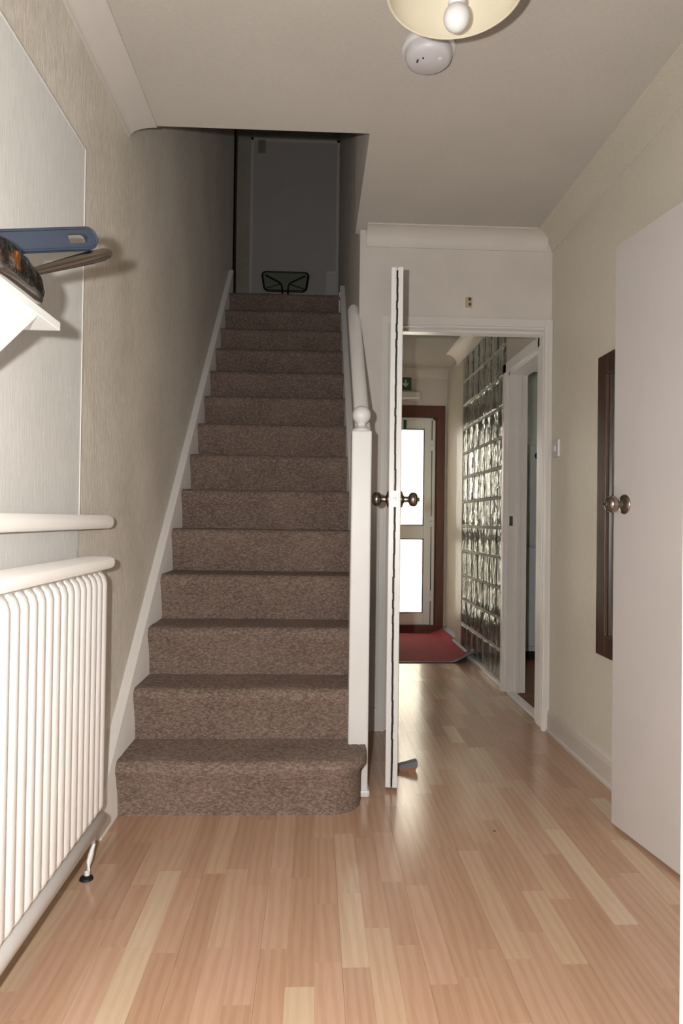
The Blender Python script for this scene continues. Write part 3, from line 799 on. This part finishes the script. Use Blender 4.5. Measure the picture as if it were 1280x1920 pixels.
lathe('cover', [(0, -0.012), (0.073, -0.012), (0.073, -0.03), (0.068, -0.043), (0.058, -0.049), (0.0, -0.052)], (DXc, DYc, H), 'plastic_g', sd, seg=48)
for (a, b) in ((-0.035, -0.012), (-0.02, -0.022), (-0.036, -0.004)):
    lathe('vent_hole', [(0, 0), (0.003, 0), (0.003, -0.0015), (0, -0.0015)], (DXc+a, DYc+b, H-0.0505), 'black', sd, seg=10)
lathe('test_button', [(0, 0), (0.007, 0), (0.006, -0.003), (0, -0.003)], (DXc+0.033, DYc-0.02, H-0.0495), 'plastic', sd, seg=16)

# ------------------------------------------------------------------ small things on the walls and floor
sw = empty('light_switch', (XR, 3.34, 1.42)); tag(sw, 'small white light switch on the right wall beside the doorway', 'light switch')
box('plate', (XR-0.011, XR+0.001), (3.295, 3.381), (1.377, 1.463), 'plastic', sw, 0.004)
box('rocker', (XR-0.016, XR-0.010), (3.328, 3.348), (1.406, 1.434), 'plastic', sw, 0.002)
dc = empty('door_contact', (0.77, YF, 2.16)); tag(dc, 'tiny cream plastic catch screwed to the wall above the doorway', 'catch')
box('plate', (0.754, 0.786), (YF-0.012, YF+0.001), (2.140, 2.190), 'catch', dc, 0.002)
boxes('slot', [((0.766, 0.780), (YF-0.0135, YF-0.011), (2.172, 2.187)), ((0.768, 0.780), (YF-0.0135, YF-0.011), (2.146, 2.160))], 'brownhole', dc, 0.001)
box('latch_bar', (0.758, 0.784), (YF-0.018, YF-0.011), (2.162, 2.171), 'catch', dc, 0.002)

mi = empty('wall_mirror', (XR, 2.55, 0.5)); tag(mi, 'tall mirror in a dark brown wooden frame on the right wall', 'mirror')
MY0, MY1, MZ0, MZ1, MF = 2.26, 2.80, 0.512, 1.742, 0.085
bm = bmesh.new(); mx_ = (XR-0.024, XR+0.001)
abox(bm, mx_, (MY1-MF, MY1), (MZ0, MZ1), 0.003); abox(bm, mx_, (MY0, MY0+MF), (MZ0, MZ1), 0.003); abox(bm, mx_, (MY0+MF, MY1-MF), (MZ0, MZ0+MF), 0.003); abox(bm, mx_, (MY0+MF, MY1-MF), (MZ1-MF, MZ1), 0.003)
link('frame', bm, 'frame_wood', mi)
box('glass', (XR-0.012, XR-0.006), (MY0+MF-0.01, MY1-MF+0.01), (MZ0+MF-0.01, MZ1-MF+0.01), 'mirror', mi)
boxes('inner_bead', [((XR-0.027, XR-0.012), (MY1-MF-0.003, MY1-MF+0.005), (MZ0+MF, MZ1-MF)), ((XR-0.027, XR-0.012), (MY0+MF-0.005, MY0+MF+0.003), (MZ0+MF, MZ1-MF))], 'frame_wood', mi, 0.002)

wd = empty('door_wedge', (0.40, 2.88, 0)); tag(wd, 'small grey wedge door stop on the floor by the open door', 'door stop')
prism('rubber_top', [(0.330, 0.012), (0.330, 0.009), (0.449, 0.016), (0.449, 0.040), (0.444, 0.042)], 1, 2.865, 2.900, 'grey', wd)
prism('wood_base', [(0.330, 0.0), (0.440, 0.0), (0.448, 0.017), (0.330, 0.0095)], 1, 2.868, 2.897, 'tan', wd)

ex_ = empty('exit_sign', (0.76, YE, 2.3)); tag(ex_, 'green emergency exit sign with white arrow above the outside door', 'sign')
box('sign_board', (0.615, 0.902), (YE-0.008, YE+0.001), (2.293, 2.410), 'green', ex_, 0.001)
ax, az = 0.848, 2.352
prism('arrow', [(ax-0.008, az+0.036), (ax+0.008, az+0.036), (ax+0.008, az-0.004), (ax+0.026, az+0.012), (ax+0.026, az-0.008), (ax, az-0.036), (ax-0.026, az-0.008), (ax-0.026, az+0.012), (ax-0.008, az-0.004)], 1, YE-0.0095, YE-0.0075, 'white_print', ex_)
em = empty('emergency_light', (0.8, YE, 2.2)); tag(em, 'white bulkhead emergency light between the exit sign and the brown frame', 'lamp')
box('backplate', (0.63, 1.005), (YE-0.022, YE+0.001), (2.190, 2.278), 'plastic_g', em, 0.006)
box('diffuser', (0.645, 0.985), (YE-0.065, YE-0.02), (2.198, 2.270), 'plastic', em, 0.016, 4)
tag(lathe('ceiling_disc', [(0, 0), (0.085, 0), (0.08, -0.02), (0.05, -0.032), (0, -0.034)], (0.76, 4.60, 2.491), 'plastic', None, seg=40), 'round white fitting on the corridor ceiling beyond the doorway', 'ceiling light')

# door mat with a curled corner
mt = empty('door_mat', (0.8, 5.7, 0)); tag(mt, 'dark red doormat with black edge curling up against the wall', 'mat')
def mat_h(x, y):
    e = max(0.0, (x-1.06)/0.16)
    h = 0.006+0.055*e*e
    c = max(0.0, 1-math.hypot((x-1.17)/0.16, (y-5.09)/0.10)); h += 0.055*c*c*(3-2*c)
    return h
mx0, mx1, my0, my1 = 0.36, 1.205, 5.045, 6.372
bm = bmesh.new(); NXm, NYm = 44, 60; gr = []
for i in range(NXm+1):
    row = []
    for j in range(NYm+1):
        x_ = mx0+(mx1-mx0)*i/NXm; y_ = my0+(my1-my0)*j/NYm
        if y_ > 5.80 and x_ > 1.15: x_ = 1.15+(x_-1.15)*1.7
        row.append(bm.verts.new((x_, y_, mat_h(x_, y_))))
    gr.append(row)
for i in range(NXm):
    for j in range(NYm):
        f_ = bm.faces.new((gr[i][j], gr[i+1][j], gr[i+1][j+1], gr[i][j+1]))
        f_.material_index = 1 if (i >= NXm-1 or j < 1) else 0
low = {}
for row in gr:
    for v in row: low[v] = bm.verts.new((v.co.x, v.co.y, v.co.z-0.0045))
for i in range(NXm):
    for j in range(NYm):
        f_ = bm.faces.new((low[gr[i][j]], low[gr[i][j+1]], low[gr[i+1][j+1]], low[gr[i+1][j]])); f_.material_index = 2
edge = [gr[i][0] for i in range(NXm+1)]+[gr[NXm][j] for j in range(1, NYm+1)]+[gr[i][NYm] for i in range(NXm-1, -1, -1)]+[gr[0][j] for j in range(NYm-1, 0, -1)]
for i in range(len(edge)):
    a, b = edge[i], edge[(i+1) % len(edge)]
    f_ = bm.faces.new((a, low[a], low[b], b)); f_.material_index = 2
o = link('mat_body', bm, ['mat_red', 'grey', 'black'], mt); autosmooth(o, 70)

# ------------------------------------------------------------------ landing: chair and plate
CX, CY, CT = -0.318, 6.80, 3.515
ch = empty('landing_chair', (CX, CY-0.2, LAND)); tag(ch, 'chair with dark tube frame and grey back standing on the landing', 'chair')
hw, bh = 0.228, 0.185
ol = []
def corner(cx, cz, r, a0, a1, n=6): return [(cx+r*math.cos(a0+(a1-a0)*k/n), cz+r*math.sin(a0+(a1-a0)*k/n)) for k in range(n+1)]
ol += corner(hw-0.035, CT-0.035, 0.035, 0, PI/2)
ol += corner(-hw+0.035, CT-0.035, 0.035, PI/2, PI)
ol += corner(-hw+0.062, CT-bh+0.045, 0.045, PI, 1.5*PI)
ol += corner(hw-0.062, CT-bh+0.045, 0.045, 1.5*PI, 2*PI)
ol = [(CX+u, w) for u, w in ol]
prism('back_panel', ol, 1, CY-0.006, CY+0.006, 'chair_pad', ch)
tube('back_rim', [(u, CY, w) for u, w in ol], 0.011, 'chair_frame', ch, 10, closed=True)
for s_ in (-1, 1):
    tube('back_strut', [(CX+s_*(hw-0.03), CY-0.012, CT-0.035), (CX+s_*0.12, CY-0.016, CT-0.075), (CX+s_*0.06, CY-0.018, CT-0.105), (CX+s_*0.032, CY-0.018, CT-0.14), (CX+s_*0.028, CY-0.018, CT-0.20), (CX+s_*0.028, CY-0.016, CT-0.40)], 0.009, 'chair_frame', ch, 10)
    tube('back_brace', [(CX+s_*0.032, CY-0.014, CT-0.115), (CX+s_*0.09, CY-0.012, CT-0.135), (CX+s_*(hw-0.04), CY-0.01, CT-bh+0.02)], 0.006, 'chair_frame', ch, 8)
    for yy, dx in ((CY-0.42, 0.0), (CY-0.02, 0.0)):
        tube('leg', [(CX+s_*0.19, yy, LAND+0.31), (CX+s_*0.205, yy, LAND)], 0.010, 'chair_frame', ch, 8)
box('seat', (CX-0.21, CX+0.21), (CY-0.44, CY), (LAND+0.30, LAND+0.33), 'chair_pad', ch, 0.012)
np_ = empty('door_plate', (-0.585, LYB-0.02, 4.82)); tag(np_, 'small taupe plate near the top corner of the landing door', 'plate')
box('plate', (-0.622, -0.546), (LYB-0.034, LYB-0.019), (4.80, 4.935), 'notice', np_, 0.003)
box('inset', (-0.605, -0.563), (LYB-0.037, LYB-0.033), (4.83, 4.905), 'notice', np_, 0.002)
pb = empty('pipe_boxing', (0.14, LYB-0.03, LAND)); tag(pb, 'low white boxed panel at the foot of the landing door beside the wall', 'boxing')
box('panel', (0.085, 0.20), (LYB-0.05, LYB-0.019), (LAND, 3.60), 'gloss_w', pb, 0.004)
boxes('moulding', [((0.092, 0.100), (LYB-0.056, LYB-0.048), (LAND+0.02, 3.585)), ((0.092, 0.195), (LYB-0.056, LYB-0.048), (3.577, 3.586))], 'gloss', pb, 0.002)
wf = empty('wall_fixture', (0.215, 6.6, 4.5)); tag(wf, 'small round fixture with a dark strip on the stairwell wall near the landing', 'fixture')
lathe('disc', [(0, 0), (0.05, 0), (0.045, 0.012), (0, 0.016)], (0.216, 6.6, 4.62), 'notice', wf, (-1, 0, 0), 24)
box('strip', (0.203, 0.216), (6.585, 6.62), (4.35, 4.60), 'notice', wf, 0.003)
